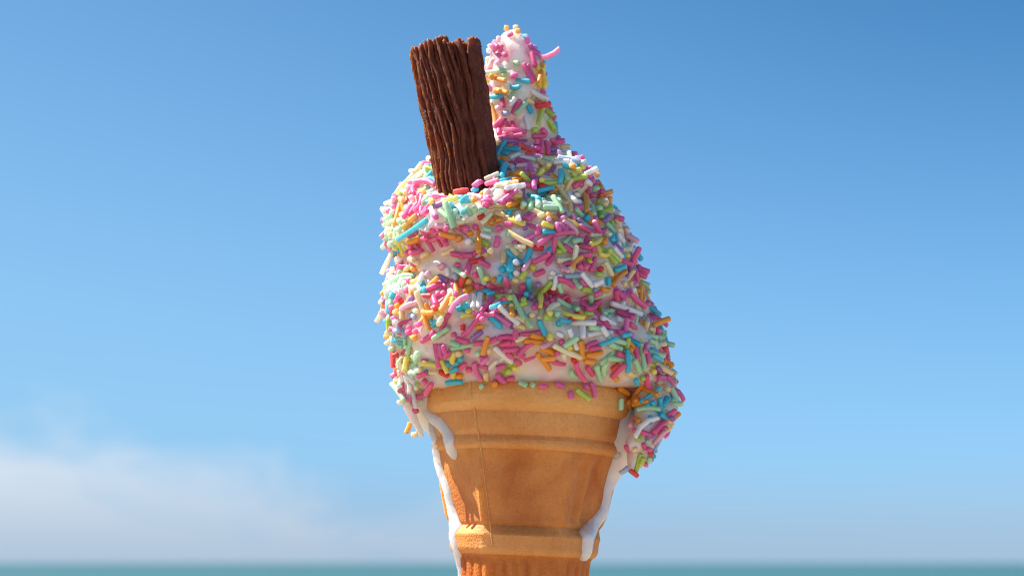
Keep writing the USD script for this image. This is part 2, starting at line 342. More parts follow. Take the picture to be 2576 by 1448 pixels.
# ------------------------------------------------------------------ ice cream body
SIL = np.array([  # picture height, left edge, right edge, front depth, back depth (all in picture units)
    (66, 1284, 1298, 8, 8), (70, 1274, 1308, 18, 18), (84, 1256, 1324, 34, 34), (104, 1243, 1338, 48, 46), (130, 1236, 1350, 60, 56), (165, 1228, 1362, 68, 62), (205, 1224, 1370, 74, 66), (250, 1222, 1376, 78, 70),
    (300, 1222, 1390, 84, 78), (345, 1210, 1408, 95, 95), (372, 1165, 1422, 112, 130), (392, 1100, 1434, 125, 180), (412, 1070, 1462, 138, 225), (440, 1046, 1500, 158, 262),
    (465, 1020, 1522, 190, 285), (490, 985, 1538, 240, 300), (515, 966, 1552, 285, 310), (545, 964, 1566, 312, 320), (580, 970, 1582, 328, 325), (615, 984, 1594, 336, 330), (645, 994, 1604, 340, 335),
    (680, 985, 1614, 342, 340), (720, 972, 1628, 342, 345), (760, 966, 1642, 344, 350), (800, 968, 1654, 345, 355), (850, 978, 1670, 335, 360), (900, 988, 1686, 305, 360), (935, 991, 1694, 275, 360),
    (960, 994, 1698, 250, 355), (972, 997, 1700, 225, 350), (980, 999, 1700, 150, 348), (990, 1001, 1700, 70, 345), (1010, 1010, 1698, 50, 335), (1040, 1030, 1686, 45, 315), (1070, 1058, 1655, 40, 290), (1095, 1084, 1612, 40, 250), (1115, 1140, 1540, 40, 200), (1125, 1250, 1420, 40, 90)], float)
NB = 240
TB = np.linspace(0, 2 * math.pi, NB, endpoint=False)      # 0 right, 90 front, 180 left, 270 back
def body_ring(y):
    L, R, F, B = (np.interp(y, SIL[:, 0], SIL[:, k]) for k in (1, 2, 3, 4))
    ctr = np.interp(y, [60, 340, 420, 1130], [1292, 1318, 1290, 1335]); ctr = np.clip(ctr, L + 6, R - 6)
    a = np.where(np.cos(TB) > 0, R - ctr, ctr - L); b = np.where(np.sin(TB) > 0, F, B)
    ex = 2.0 + 0.25 * np.clip((y - 450) / 100, 0, 1) - 0.65 * np.clip((y - 955) / 25, 0, 1)
    r = (np.abs(np.cos(TB) / a) ** ex + np.abs(np.sin(TB) / b) ** ex) ** (-1 / ex)
    # swirled layers: a crease runs round the body, lower towards the right
    deg = np.degrees(TB)
    crease_y = 735 - 70 * (deg - 90) / 90.0
    d = (y - crease_y + 140) % 280 - 140
    w = np.clip((y - 440) / 60, 0, 1) * np.clip((960 - y) / 40, 0, 1)
    facing = 0.35 + 0.65 * np.clip(np.sin(TB), 0, 1)
    r = r * (1 - w * facing * (0.095 * np.exp(-(d / 19) ** 2) + 0.018 * np.cos(d / 140 * math.pi)))
    return np.stack([at(ctr + r[k] * math.cos(TB[k]), y, -r[k] * math.sin(TB[k]) * U) for k in range(NB)])
SIL[:, 1] += np.interp(SIL[:, 0], [60, 340, 380, 420, 500, 560, 620, 1000, 1040], [3, 3, 8, 20, 20, 12, 8, 6, 0]); SIL[:, 2] -= np.interp(SIL[:, 0], [60, 340, 420, 500, 700, 1000, 1040], [4, 5, 12, 14, 12, 8, 4])
yb = np.concatenate([np.arange(66, 100, 5), np.arange(100, 1126, 8)])
body = to_manifold(solid_rings(np.stack([body_ring(y) for y in yb])))
def blob(spec):
    return chain([at(x, y, d * U) for x, y, d, r in spec], [r * U for x, y, d, r in spec], 28)
body += blob([(1268, 500, -235, 48), (1330, 470, -190, 58), (1420, 460, -150, 56)])       # lip on the right of the chocolate
body += blob([(1120, 556, -250, 56), (1200, 540, -268, 52), (1270, 512, -245, 50)])       # lip below the chocolate
body += blob([(1640, 985, -60, 52), (1652, 1030, -80, 46), (1632, 1085, -95, 38), (1608, 1135, -105, 30), (1592, 1178, -110, 13)])   # overflow on the right
body += blob([(1630, 1005, -105, 32), (1626, 1060, -115, 30), (1598, 1112, -135, 26)])
body += blob([(1034, 985, -60, 30), (1030, 1030, -50, 14), (1046, 1062, -60, 10), (1060, 1092, -70, 8)])
body = body.refine_to_length(0.0011)
ice = to_trimesh(body)
soften(ice, 10, 0.0012)
v = np.array(ice.vertices)
lump = (meshkit.fbm(v * 135, 3, 3) - 0.5) * 0.0046 + (meshkit.fbm(v * 420, 2, 9) - 0.5) * 0.0010
damp = np.clip((v[:, 2] - zof(960)) / 0.004, 0.25, 1)
ice.vertices = v + ice.vertex_normals * (lump * damp)[:, None]
target = trimesh.util.concatenate([ice, cone_all])

# ------------------------------------------------------------------ sprinkles
TILES = {   # where each list of sprinkles was measured: origin in a 3840 px wide picture; 360 px = 1448 list units
'1800 80': """405 60 395 150 O;490 30 500 90 E;560 85 650 85 O;690 175 760 180 C;810 140 815 270 M;290 220 270 330 K;400 230 500 170 P;330 350 310 480 P;150 360 270 440 P;90 440 230 460 W;250 500 310 520 M;340 490 400 520 P;750 340 830 520 M;850 390 990 440 M;890 560 1210 400 P;650 630 800 940 P;720 640 860 900 P;830 640 1000 960 Y;940 610 890 930 O;1000 620 1040 640 Y;1030 700 1060 1030 Y;1000 1040 1070 1030 O;500 630 600 640 G;360 740 370 840 G;460 840 570 800 P;360 945 450 945 W;450 990 610 980 C;100 960 200 1060 M;140 800 220 880 O;230 1010 430 1090 O;200 1050 330 1060 O;770 1040 1040 1170 W;900 1050 1000 1110 M;690 1170 820 1250 E;830 1280 1080 1240 R;830 1250 930 1220 P;720 1260 790 1400 C;990 1330 1130 1420 L;430 1290 540 1150 W;620 1180 480 1400 P;320 1130 360 1310 P;250 1300 290 1320 K;330 1390 440 1390 B;260 690 340 670 W;240 640 290 620 K""",
'1800 380': """160 20 250 370 O;1100 280 1190 440 L;670 220 740 440 W;390 310 570 570 P;470 300 540 400 P;280 400 290 520 P;350 480 410 500 P;780 440 880 440 L;920 420 1020 510 P;780 530 1000 520 P;1080 620 1290 590 P;1050 740 1170 720 V;1200 700 1370 690 E;1140 780 1360 800 G;750 720 840 660 V;680 790 810 790 R;840 730 940 650 P;830 820 960 850 V;1070 820 1180 840 M;280 640 480 690 O;520 700 620 710 K;310 770 440 790 C;270 900 370 960 C;310 850 400 870 O;450 870 610 780 W;580 850 860 890 W;500 930 600 920 M;680 950 830 940 O;960 870 1130 890 G;1100 920 1360 900 W;400 920 330 1150 C;440 960 520 1010 W;450 1100 640 1060 O;490 1190 830 1060 O;660 1010 720 1020 M;850 930 870 1020 Y;990 930 1050 970 E;940 1000 1070 1020 Y;910 1200 910 1200 Y;790 1120 820 1340 M;670 1220 770 1290 P;870 1280 1060 1290 R;850 1360 1120 1300 C;1210 1020 1200 1250 C;1260 990 1340 1200 G;1380 960 1440 1010 O;1400 1080 1448 1120 L;230 1270 440 1270 A;350 1350 560 1350 P;60 1180 300 1080 A;150 1230 250 1150 P;10 1230 30 1200 P""",
'1400 560': """760 20 870 40 A;710 160 860 180 P;770 250 860 250 K;420 570 680 290 G;650 470 760 330 E;730 470 890 330 C;590 520 640 520 C;520 560 640 590 P;580 580 620 680 P;690 620 790 640 Y;370 640 400 640 Y;430 620 500 680 E;370 740 470 750 E;200 630 300 680 M;220 740 230 780 V;60 820 190 820 W;280 880 440 820 P;300 710 320 800 K;540 720 620 730 K;390 890 450 900 P;480 850 500 930 G;740 800 850 690 G;870 740 880 830 Y;640 690 720 700 P;540 1010 680 800 P;730 850 720 1010 P;590 1060 660 980 P;200 920 260 940 P;100 920 130 930 M;100 990 140 1150 E;320 970 320 970 A;400 980 480 1000 E;270 1060 310 1120 G;370 1060 420 1100 G;470 1060 450 1180 G;330 1210 430 1180 G;170 1210 300 1210 A;110 1260 150 1260 G;230 1280 290 1300 E;130 1340 230 1340 G;350 1370 820 1050 C;540 1140 560 1170 O;520 1330 680 1250 M;500 1400 700 1340 O;700 1240 930 1220 P;750 1140 880 1140 W;930 1150 1120 1150 K;950 1230 1030 1240 P;1100 1180 1110 1220 P;650 1400 830 1330 P;840 1370 980 1320 P;950 1280 1100 1330 P;900 980 960 1040 M;890 870 1040 810 V;1100 760 1280 720 Y;1200 650 1448 620 R;1330 780 1420 700 C;1060 850 1160 890 G;980 920 1130 1040 G;1130 1060 1180 1160 G;1230 1090 1390 1090 A;1290 1180 1448 1180 P;1320 940 1400 930 C;1380 1000 1430 1030 W;210 1430 320 1420 G;1330 1300 1250 1390 O""",
'1740 640': """130 250 260 150 M;110 310 220 270 C;150 370 140 480 O;310 300 390 320 K;250 480 440 470 P;330 400 400 420 P;280 510 380 520 P;720 370 870 380 Y;560 470 620 480 M;650 460 750 470 P;650 530 900 430 O;110 560 200 600 G;220 610 340 580 G;200 720 320 670 R;260 800 420 630 A;440 620 620 680 E;400 700 420 820 O;470 760 580 730 O;640 620 710 640 C;600 790 740 810 P;480 880 580 850 P;770 690 760 750 Y;810 620 830 760 W;890 570 890 570 E;990 420 1000 590 G;880 480 920 520 G;1090 420 1120 560 G;1010 380 1150 430 C;880 690 1030 720 M;910 800 930 890 V;280 870 420 900 G;240 960 420 1010 W;80 1070 80 1070 W;160 1030 390 1120 L;510 980 470 1160 P;410 1220 410 1220 E;640 960 710 970 G;700 1200 760 1200 E;820 1190 880 1190 A;730 1110 820 1060 M;830 1085 930 1080 P;940 1060 1060 960 M;1110 820 1120 980 P;1170 790 1360 850 Y;1180 920 1390 940 C;1240 650 1390 710 O;1260 750 1260 750 K;1110 690 1220 660 E;1180 560 1430 560 G;1300 400 1440 430 G;1230 390 1310 410 G;1170 480 1380 530 W;1430 800 1390 900 M;600 1190 590 1400 E;1010 1150 900 1400 C;700 1310 720 1400 C;800 1410 800 1410 W;1230 1280 1310 1160 C;1240 1430 1360 1250 P;70 1290 190 1230 P;210 1230 310 1180 M;110 1380 310 1320 R;60 940 120 950 O;0 870 60 890 P;130 840 210 850 P""",
'2060 560': """340 130 480 200 B;490 220 510 320 Y;350 350 410 400 L;400 320 480 300 Y;310 240 390 290 O;470 430 740 280 W;590 420 690 500 M;690 400 730 440 V;450 500 510 560 P;560 470 640 540 W;740 510 860 530 O;640 610 760 570 G;610 700 700 680 P;760 630 840 650 P;900 640 1060 590 O;920 700 910 850 O;770 740 830 800 E;860 770 840 850 E;970 810 975 860 L;540 670 560 960 O;370 890 490 880 P;640 830 680 1000 G;780 880 790 1040 L;840 890 990 930 W;1010 950 1090 1000 A;800 1100 930 980 V;970 1020 1140 1060 P;540 1065 540 1065 C;430 1060 480 1080 V;620 1090 670 1130 M;450 1150 860 1210 P;320 1000 390 1080 M;120 980 270 970 P;100 1100 160 1240 M;230 1160 280 1200 M;180 1060 260 1000 K;960 1140 1100 1230 E;1060 1120 1160 1160 W;1130 1210 1230 1230 W;1150 1290 1360 1400 K;1340 1350 1440 1360 E;1260 1300 1300 1300 V;940 1240 960 1400 C;1020 1260 1130 1400 W;610 1290 790 1290 A;840 1310 830 1440 O;340 1400 500 1370 G;480 1290 480 1310 P;-195 1450 380 1240 P;140 790 290 800 E;350 780 480 790 W;380 680 470 700 A;20 740 190 790 G""",
'1400 900': """270 235 80 620 A;250 310 370 300 W;270 370 360 370 R;430 300 350 570 P;430 530 500 540 O;280 520 320 540 R;300 110 370 140 Y;380 210 430 240 O;200 80 310 60 G;500 210 530 180 P;540 200 740 150 P;530 270 680 360 E;710 260 840 190 E;1210 150 1210 270 E;1320 200 1340 280 P;1230 370 1310 370 P;980 430 1080 360 K;1110 410 1130 550 W;1200 490 1270 600 B;1370 470 1310 720 R;1160 600 1220 700 M;780 540 840 490 K;560 640 740 560 Y;540 690 640 760 E;740 600 730 800 C;810 640 890 620 W;920 590 980 560 L;800 760 1030 650 P;890 830 950 990 P;970 780 980 850 P;1020 840 1080 770 P;740 850 750 1000 W;1170 790 1010 1080 O;1190 850 1160 1000 Y;930 1000 940 1050 R;1250 1050 1440 960 C;590 840 490 1030 V;490 700 500 800 P;300 640 250 1000 G;380 670 460 600 G;140 690 240 640 A;150 790 250 790 W;360 800 440 750 W;130 890 170 890 P;90 930 180 960 E;80 1060 150 1050 E;120 1000 180 1010 O;390 870 430 940 R;330 990 400 990 O;300 1090 370 1080 Y;420 1060 430 1200 E;190 1080 240 1110 K;120 1140 110 1250 P;230 1150 240 1390 L;290 1170 340 1180 P;310 1230 350 1230 W;180 1310 170 1390 C;300 1360 410 1360 B;530 1130 640 1180 B;580 1040 680 1090 A;620 1280 730 1250 P;550 1280 520 1360 P;490 1390 570 1390 P;600 1380 660 1370 P;870 1120 840 1170 O;880 1310 960 1200 C;970 1290 1040 1160 A;1440 820 1150 1100 M;1150 1100 1020 1440 P""",
'1400 1200': """40 210 140 270 E;170 370 290 250 E;570 260 650 270 O;710 330 930 170 P;170 480 280 440 G;350 360 450 400 G;470 260 480 380 G;660 470 640 640 G;270 540 390 510 R;400 640 440 560 E;480 560 500 640 E;520 690 570 640 O;260 740 280 690 Y;310 690 350 700 Y;260 860 380 780 P;420 740 480 800 P;150 940 250 950 E;270 950 330 1020 R;180 1010 230 1030 C;580 740 560 920 W;640 770 730 740 A;660 860 820 790 P;790 910 790 910 P;890 940 780 1130 P;550 960 540 1110 W;650 940 650 1060 L;500 1220 540 1180 L;360 1080 460 1030 P;310 1160 330 1180 K;400 890 430 910 W;390 960 420 970 E;600 1210 580 1280 M;600 1350 680 1370 P;720 600 830 630 M;1010 350 1040 580 M;1060 560 1180 460 M;1060 360 1100 520 P;1200 190 1220 240 P;1240 270 1448 330 P;1340 230 1400 190 P;1290 470 1290 470 E;1320 560 1320 560 C;1040 660 1170 670 C;1180 680 1290 620 C;1170 550 1180 590 Y;980 760 1140 850 R;1210 760 1210 880 Y;1250 840 1340 840 O;1080 950 1350 930 C;1350 50 1350 160 R;1240 770 1400 650 P;490 1710 555 1530 O;565 1740 680 1710 E""",
'1740 900': """150 480 190 580 P;210 400 270 560 P;180 650 230 750 P;270 680 290 750 P;340 660 470 720 P;350 570 350 570 Y;450 590 460 600 O;540 400 610 480 C;530 640 550 520 C;720 260 700 480 C;610 560 680 730 P;560 740 580 800 P;680 760 720 780 W;720 580 830 620 E;940 450 850 590 L;800 370 800 370 W;1010 390 1070 440 Y;1050 530 1220 460 P;1290 470 1380 520 W;790 490 790 490 W;980 560 990 820 C;890 660 860 850 P;1090 660 1150 680 V;1330 610 1100 850 L;1280 800 1440 690 R;995 895 995 895 V;910 940 910 940 L;1030 1040 1170 890 P;1200 950 1290 960 P;1310 930 1448 830 P;1260 1080 1440 950 A;1270 1120 1270 1120 Y;1130 1200 1170 1030 A;1030 1130 1030 1130 E;1210 1170 1330 1160 L;1400 1130 1400 1130 G;700 840 1030 1320 G;700 930 720 1010 E;710 1010 730 1150 O;760 1160 920 1220 E;740 1280 930 1330 E;470 1020 640 1080 W;450 1110 710 1290 M;380 1150 570 1330 C;530 940 650 880 M;560 870 640 900 P;560 990 630 990 O;450 860 250 1100 P;260 1120 20 1420 P;240 1190 300 1190 P;170 1330 300 1290 O;140 800 120 1030 W;250 790 230 1030 W;330 810 460 790 C;0 1000 80 990 C;85 1110 85 1110 Y;0 790 130 690 O""",
'1740 1180': """130 440 500 360 P;500 360 760 350 P;780 220 760 380 P;770 400 580 530 P;820 300 1170 260 P;10 530 90 540 P;180 590 240 570 G;370 490 370 590 E;440 480 740 720 W;500 680 380 820 W;640 570 750 650 P;780 560 920 640 P;770 680 860 750 P;900 390 1190 420 O;1150 500 1370 590 O;1090 570 1300 840 O;1300 270 1310 400 Y;1370 560 1440 600 P;640 870 700 830 L;720 800 820 820 Y;480 800 630 760 M;490 880 640 1020 M;640 970 770 950 P;450 1000 480 1020 P;230 640 360 640 M;250 740 370 650 M;150 710 260 990 M;330 860 350 1000 E;240 1110 290 1050 G;30 830 120 830 P;820 1010 960 1070 G;1000 1030 1070 1080 G;1120 1070 1270 1070 P;480 1070 480 1070 O""",
'2080 860': """130 230 280 340 P;20 340 140 320 L;500 190 610 350 P;550 150 700 360 Y;900 60 930 200 C;880 260 1020 430 W;800 290 1000 490 L;750 480 870 700 A;900 620 1080 540 C;1090 620 870 850 O;700 890 850 920 O;800 710 820 850 C;1130 500 1150 740 V;1290 260 1160 500 P;1210 560 1440 650 P;1220 640 1400 730 P;1270 780 1440 850 G;1080 390 1120 400 Y;1000 300 1170 270 A;620 410 550 640 P;530 500 480 580 P;360 530 430 600 P;430 480 490 600 P;650 600 740 590 R;620 670 740 690 L;90 600 180 610 K;220 590 220 590 E;130 530 260 500 P;30 470 380 430 A;140 710 450 700 B;400 650 590 870 W;590 850 730 770 W;410 910 560 930 L;600 910 640 930 B;30 740 300 870 P;340 850 390 840 M;590 1000 720 940 P;400 1060 550 1020 P;560 1170 700 1060 P;490 1210 640 1140 P;170 1050 240 1100 R;220 1350 350 1290 R;440 1270 590 1270 L;670 1190 780 1290 G;690 1320 920 1430 W;920 900 950 1080 P;1030 920 1040 1080 M;1130 950 1390 1180 P;840 1110 1330 1280 W;930 1230 1180 1330 P;940 1330 1080 1390 W;1150 1330 1200 1340 P;1040 780 1060 860 E;1150 770 1150 870 E;1250 870 1260 950 O;1370 950 1420 950 O""",
'2080 1180': """560 70 840 190 P;420 140 420 360 W;500 190 720 210 G;490 310 880 260 W;210 200 350 530 W;20 260 140 330 W;70 130 70 130 C;60 410 150 400 P;200 500 260 480 Y;390 380 420 500 O;470 490 650 400 P;520 520 700 480 P;460 610 730 560 O;340 580 370 680 O;440 690 600 710 O;270 660 310 710 R;330 710 470 1010 P;480 770 590 920 P;620 750 700 1000 G;780 700 760 920 G;800 350 1080 430 G;820 430 1020 520 G;1040 520 1180 700 G;790 650 1070 680 G;950 560 1080 640 P;850 830 980 740 R;890 920 960 1000 O;960 1100 1130 1200 O;1000 1250 1000 1440 G;540 1010 600 1250 M;440 1060 510 1120 M;320 1120 540 1280 L;230 1140 270 1270 M;10 1030 150 1090 M;230 830 340 950 G;130 570 160 680 W;960 280 1060 170 P;1010 320 1160 280 C;1110 490 1170 560 O;1210 470 1260 660 P;1200 660 1290 880 G;1300 420 1370 850 G;1390 530 1430 740 M""",
'2240 1180': """830 170 1110 50 O;800 20 900 40 P;840 120 870 150 E;870 230 960 240 P;1020 270 1080 310 G;880 340 990 350 G;1070 400 1260 440 G;920 460 1050 430 A;960 540 1060 590 P;1070 640 1120 580 P;830 600 990 690 C;870 730 1150 890 E;1030 680 1150 790 O;1140 800 1240 880 G;1240 910 1310 930 O;890 790 1030 860 V;750 890 800 1110 P;670 960 700 960 L;705 1090 705 1090 O;820 850 820 850 Y;580 960 600 1070 C;910 930 1040 960 M;1040 920 1170 1060 M;1130 1100 1310 1310 P;1020 1100 1090 1130 E;920 1040 920 1270 E;1060 1220 980 1390 C;790 1310 740 1400 C;580 1220 590 1330 O;1120 1330 1190 1260 G;1130 1350 1300 1340 G;450 850 570 930 E""",
'2240 1480': """470 80 540 250 O;560 350 650 410 O;810 300 790 440 C;1050 320 1200 220 P;820 580 1030 370 P;1060 400 1160 380 E;1180 360 1220 420 V;740 650 870 590 V;690 720 740 830 P;760 800 820 840 P;840 980 910 930 R;700 930 660 1060 L;790 930 780 1040 G;440 1170 580 1280 R;330 1180 470 1080 B;600 690 650 610 L;540 840 600 800 E;860 840 890 830 B""",
}
rng = np.random.default_rng(7)
SC, K = 360 / 1448.0, 2576 / 3840.0
listed = []
for origin, text in TILES.items():
    ox, oy = map(float, origin.split())
    for item in text.split(';'):
        *q, c = item.split(); q = [float(s) for s in q]
        listed.append(((ox + q[0]*SC)*K, (oy + q[1]*SC)*K, (ox + q[2]*SC)*K, (oy + q[3]*SC)*K, c))
R0 = 0.00069
tv2, tvw = project(target.vertices)
outline = cKDTree(tv2)
placed_pts, placed_n = np.zeros((40000, 3)), 0
sprinkles = []     # (ends, radius, colour, picture length)
def clearance(a, b):
    P = placed_pts[:placed_n]; m = (a + b) / 2; h = np.abs(b - a) / 2 + 0.002
    near = P[(np.abs(P - m) < h).all(1)]
    if not len(near): return 1.0
    s = a + (b - a) * np.linspace(0, 1, 6)[:, None]
    return np.sqrt(((s[:, None] - near[None]) ** 2).sum(-1).min())
def keep(a, b, r, c, show):
    global placed_n
    placed_pts[placed_n:placed_n + 6] = a + (b - a) * np.linspace(0, 1, 6)[:, None]; placed_n += 6
    sprinkles.append((a, b, r, c, show))
def snug(s):
    x0, y0, x1, y1, c = s
    if any(n is not None for _, n in pick(target, [(x0, y0), (x1, y1), ((x0 + x1) / 2, (y0 + y1) / 2)])): return s
    (g0, i0_), (g1, i1_) = outline.query([x0, y0]), outline.query([x1, y1])
    g, i_, e = (g0, i0_, (x0, y0)) if g0 < g1 else (g1, i1_, (x1, y1))
    if g < 2: return s
    d = (tv2[i_] - e) * (1 + 5 / g)
    return x0 + d[0], y0 + d[1], x1 + d[0], y1 + d[1], c
listed = [snug(q) for q in listed]
hits = pick(target, [(s[0], s[1]) for s in listed] + [(s[2], s[3]) for s in listed] + [((s[0]+s[2])/2, (s[1]+s[3])/2) for s in listed])
NL = len(listed)
for k, (x0, y0, x1, y1, c) in enumerate(listed):
    (t0, n0), (t1, n1), (tm, nm) = hits[k], hits[NL + k], hits[2*NL + k]
    r = R0 * rng.uniform(0.92, 1.1)
    if x0 == x1 and y0 == y1:                      # stands on end, seen along its length
        if n0 is None: continue
        p = CAM + ray(x0, y0) * t0
        out = n0 * 0.6 + (CAM - p) / np.linalg.norm(CAM - p) * 0.8; out /= np.linalg.norm(out)
        a, b = p - out * 0.0015, p + out * 0.0016
        for _ in range(5):
            if clearance(a, b) > 1.4 * R0: break
            a, b = a + out * 0.0003, b + out * 0.0003
        keep(a, b, r * 1.08, c, 16); continue
    known = [t for t, n in ((t0, n0), (t1, n1), (tm, nm)) if n is not None]
    if not known:
        tw = tvw[outline.query([(x0 + x1) / 2, (y0 + y1) / 2])[1]]; known = [tw]
    def lift(n, x, y):
        d = ray(x, y); d /= np.linalg.norm(d)
        return r * 0.75 / max(0.4, -(n @ d))
    d0 = (t0 - lift(n0, x0, y0)) if n0 is not None else None
    d1 = (t1 - lift(n1, x1, y1)) if n1 is not None else None
    if d0 is None: d0 = (d1 if d1 is not None else min(known))
    if d1 is None: d1 = d0
    if nm is not None:                             # never sunk below the surface in between
        dm = tm - lift(nm, (x0+x1)/2, (y0+y1)/2)
        over = (d0 + d1) / 2 - dm
        if over > 0: d0 -= over * 0.8; d1 -= over * 0.8
    L2 = math.hypot(x1 - x0, y1 - y0) * U
    lim = 0.9 * L2 + 0.0004
    if abs(d0 - d1) > lim:
        mid = min(d0, d1) + lim / 2
        d0, d1 = (mid - lim/2, mid + lim/2) if d0 < d1 else (mid + lim/2, mid - lim/2)
    if 1105 < (x0 + x1) / 2 < 1262 and 440 < (y0 + y1) / 2 < 506:          # the lip in front of the chocolate
        dl = (at((x0 + x1) / 2, (y0 + y1) / 2, -0.0250) - CAM) @ FWD
        d0, d1 = min(d0, dl), min(d1, dl)
    # keep the ends inside the outline of the measured shape
    sh = min(0.35 * 2 * r / U / max(1, math.hypot(x1-x0, y1-y0)), 0.3)
    X0, Y0, X1, Y1 = x0 + (x1-x0)*sh, y0 + (y1-y0)*sh, x1 + (x0-x1)*sh, y1 + (y0-y1)*sh
    a, b = CAM + ray(X0, Y0) * d0, CAM + ray(X1, Y1) * d1
    tilt = rng.uniform(-0.0003, 0.0003)
    for _ in range(7):
        if clearance(a, b) > 1.45 * R0: break
        d0 -= 0.00022 + tilt * 0.3; d1 -= 0.00022 - tilt * 0.3
        a, b = CAM + ray(X0, Y0) * d0, CAM + ray(X1, Y1) * d1
    keep(a, b, r, c, math.hypot(x1 - x0, y1 - y0))
n_listed = len(sprinkles)
near_tree = cKDTree([((q[0]+q[2])/2, (q[1]+q[3])/2) for q in listed]); near_col = [q[4] for q in listed]
# the rest of the coat, all round; a few bare patches of ice cream stay free on the front
BARE = [(1295, 145, 36, 56), (1095, 660, 55, 30), (1150, 612, 34, 16), (1445, 935, 76, 28), (1070, 870, 34, 28), (1225, 822, 30, 12), (1330, 365, 26, 10), (1300, 300, 22, 18), (1108, 482, 18, 30), (1240, 484, 26, 10),
        (1430, 830, 28, 18), (1555, 960, 26, 20), (1640, 1060, 26, 20), (1350, 930, 34, 20), (1215, 530, 22, 12)]
order = rng.permutation(len(ice.faces)); areas = ice.area_faces; cum = np.cumsum(areas) / areas.sum()
allc = 'PPPPPPPPMMMGGGGGWWWWOOOOYYYEEECCCCLLRRVVAAK'
tries, want = 0, 1800
center = np.array([AX0[0], 0, 0])
while want > 0 and tries < 18000:
    tries += 1
    f = int(np.searchsorted(cum, rng.random())); f = min(f, len(areas) - 1)
    u, w_ = rng.random(2)
    if u + w_ > 1: u, w_ = 1 - u, 1 - w_
    tri = ice.triangles[f]; n = ice.face_normals[f]
    p = tri[0] + (tri[1] - tri[0]) * u + (tri[2] - tri[0]) * w_
    (px, py), = project(p[None])[0]
    front = n @ (CAM - p) > 0
    if py > 1165 or (n[2] < -0.75): continue
    if py < 112 or front and ( (py < 345 and rng.random() < 0.6)): continue
    ax = p - (AX0 + AXD * ((p - AX0) @ AXD))
    if py > 968 and np.linalg.norm(ax) < 0.0275: continue
    if py > 1010 and px < 1100: continue
    if front and py > 940 and 1060 < px < 1602: continue
    if front and any(((px - bx_) / rx_) ** 2 + ((py - by_) / ry_) ** 2 < 1 for bx_, by_, rx_, ry_ in BARE): continue
    tg = np.cross(n, rng.normal(size=3)); tg /= np.linalg.norm(tg)
    dirn = tg + n * rng.normal(0, 0.22) ; dirn /= np.linalg.norm(dirn)
    L = float(np.clip(rng.normal(0.0045, 0.0015), 0.0020, 0.0078))
    r = R0 * rng.uniform(0.88, 1.06)
    off = n * r * rng.uniform(-0.6, 0.45)
    a, b = p + off - dirn * L / 2, p + off + dirn * L / 2
    for _ in range(4):                             # strands pile up on each other
        if clearance(a, b) > 1.25 * R0: break
        if not front or n @ (CAM - p) / np.linalg.norm(CAM - p) < 0.4: break
        a, b = a + n * 0.00022, b + n * 0.00022
    if clearance(a, b) < 0.9 * R0: continue
    nz = meshkit.noise((p * 260)[None], 31)[0]
    if front and rng.random() < 0.62: 
        c = near_col[near_tree.query([px, py])[1]]
        if c in 'MVR' and rng.random() < 0.5 or c == 'P' and rng.random() < 0.2: c = 'WAGEKYCGWKOP'[rng.integers(12)]
    else: c = allc[int((nz * 2.7 + rng.normal(0, 0.16)) % 1.0 * len(allc)) % len(allc)] if rng.random() < 0.7 else allc[rng.integers(len(allc))]
    if front and py > 968 and px < 1100 and False: continue
    keep(a, b, r, c, L / U * 0.35 if front else 0)
    want -= 1
print('sprinkles', n_listed, len(sprinkles), 'tries', tries)
NS = 8
def sprinkle_mesh(a, b, r, rnd):
    """A sugar strand: a slightly bent and uneven rod with blunt rounded ends."""
    ax = b - a; L = np.linalg.norm(ax); ax /= L
    s = np.cross(ax, [0.31, 0.52, 0.79]); s /= np.linalg.norm(s); t = np.cross(ax, s)
    ang = rnd.uniform(0, 6.28); bend = (s * math.cos(ang) + t * math.sin(ang)) * (rnd.uniform(0, 0.06) if rnd.random() < 0.7 else rnd.uniform(0.08, 0.17)) * L
    h = L / 2 + 0.55 * r
    e = r * rnd.uniform(0.55, 0.95)
    us = [(-h, 0.55), (-h + 0.18*e, 0.83), (-h + 0.5*e, 0.97), (-h/3, 1.0), (h/3, 1.0), (h - 0.5*e, 0.97), (h - 0.18*e, 0.83), (h, 0.55)]
    m = (a + b) / 2; q = np.arange(NS) * 2 * math.pi / NS
    rings = []
    for u_, w_ in us:
        wob = 1 + rnd.normal(0, 0.05)
        rings.append(m + ax * u_ + bend * (1 - (u_ / h) ** 2) + r * w_ * wob * (np.cos(q)[:, None] * s + np.sin(q)[:, None] * t))
    rings = np.stack(rings)
    return solid_rings(rings, rings[0].mean(0) - ax * 0.06 * r, rings[-1].mean(0) + ax * 0.06 * r)

# colour bled from the sugar strands into the ice cream
cols = np.array([COL[s[3]] for s in sprinkles]); mids = np.array([(s[0] + s[1]) / 2 for s in sprinkles])
samp = np.vstack([s[0] + (s[1] - s[0]) * np.linspace(0, 1, 4)[:, None] for s in sprinkles]); sid = np.repeat(np.arange(len(sprinkles)), 4)
dd, ii = cKDTree(samp).query(ice.vertices, 4)
wgt = np.exp(-(dd / 0.0021) ** 2)
hue_ = meshkit.fbm(ice.vertices * 110, 2, 14)[:, None]
base = np.array([0.80, 0.745, 0.69]) * np.where(hue_ > 0.5, 1 + (hue_ - 0.5) * np.array([0.2, 0.1, -0.7]), 1 + (0.5 - hue_) * np.array([0.1, -0.55, -0.15]))
amt = np.clip(wgt.sum(1, keepdims=True) * 0.42, 0, 0.6) * (0.35 + 0.9 * meshkit.noise(ice.vertices * 500, 4)[:, None])
bleed = (wgt[:, :, None] * cols[sid[ii]]).sum(1) / (wgt.sum(1, keepdims=True) + 1e-9)
tint = base * (1 - amt) + (0.35 * base + 0.65 * bleed) * amt

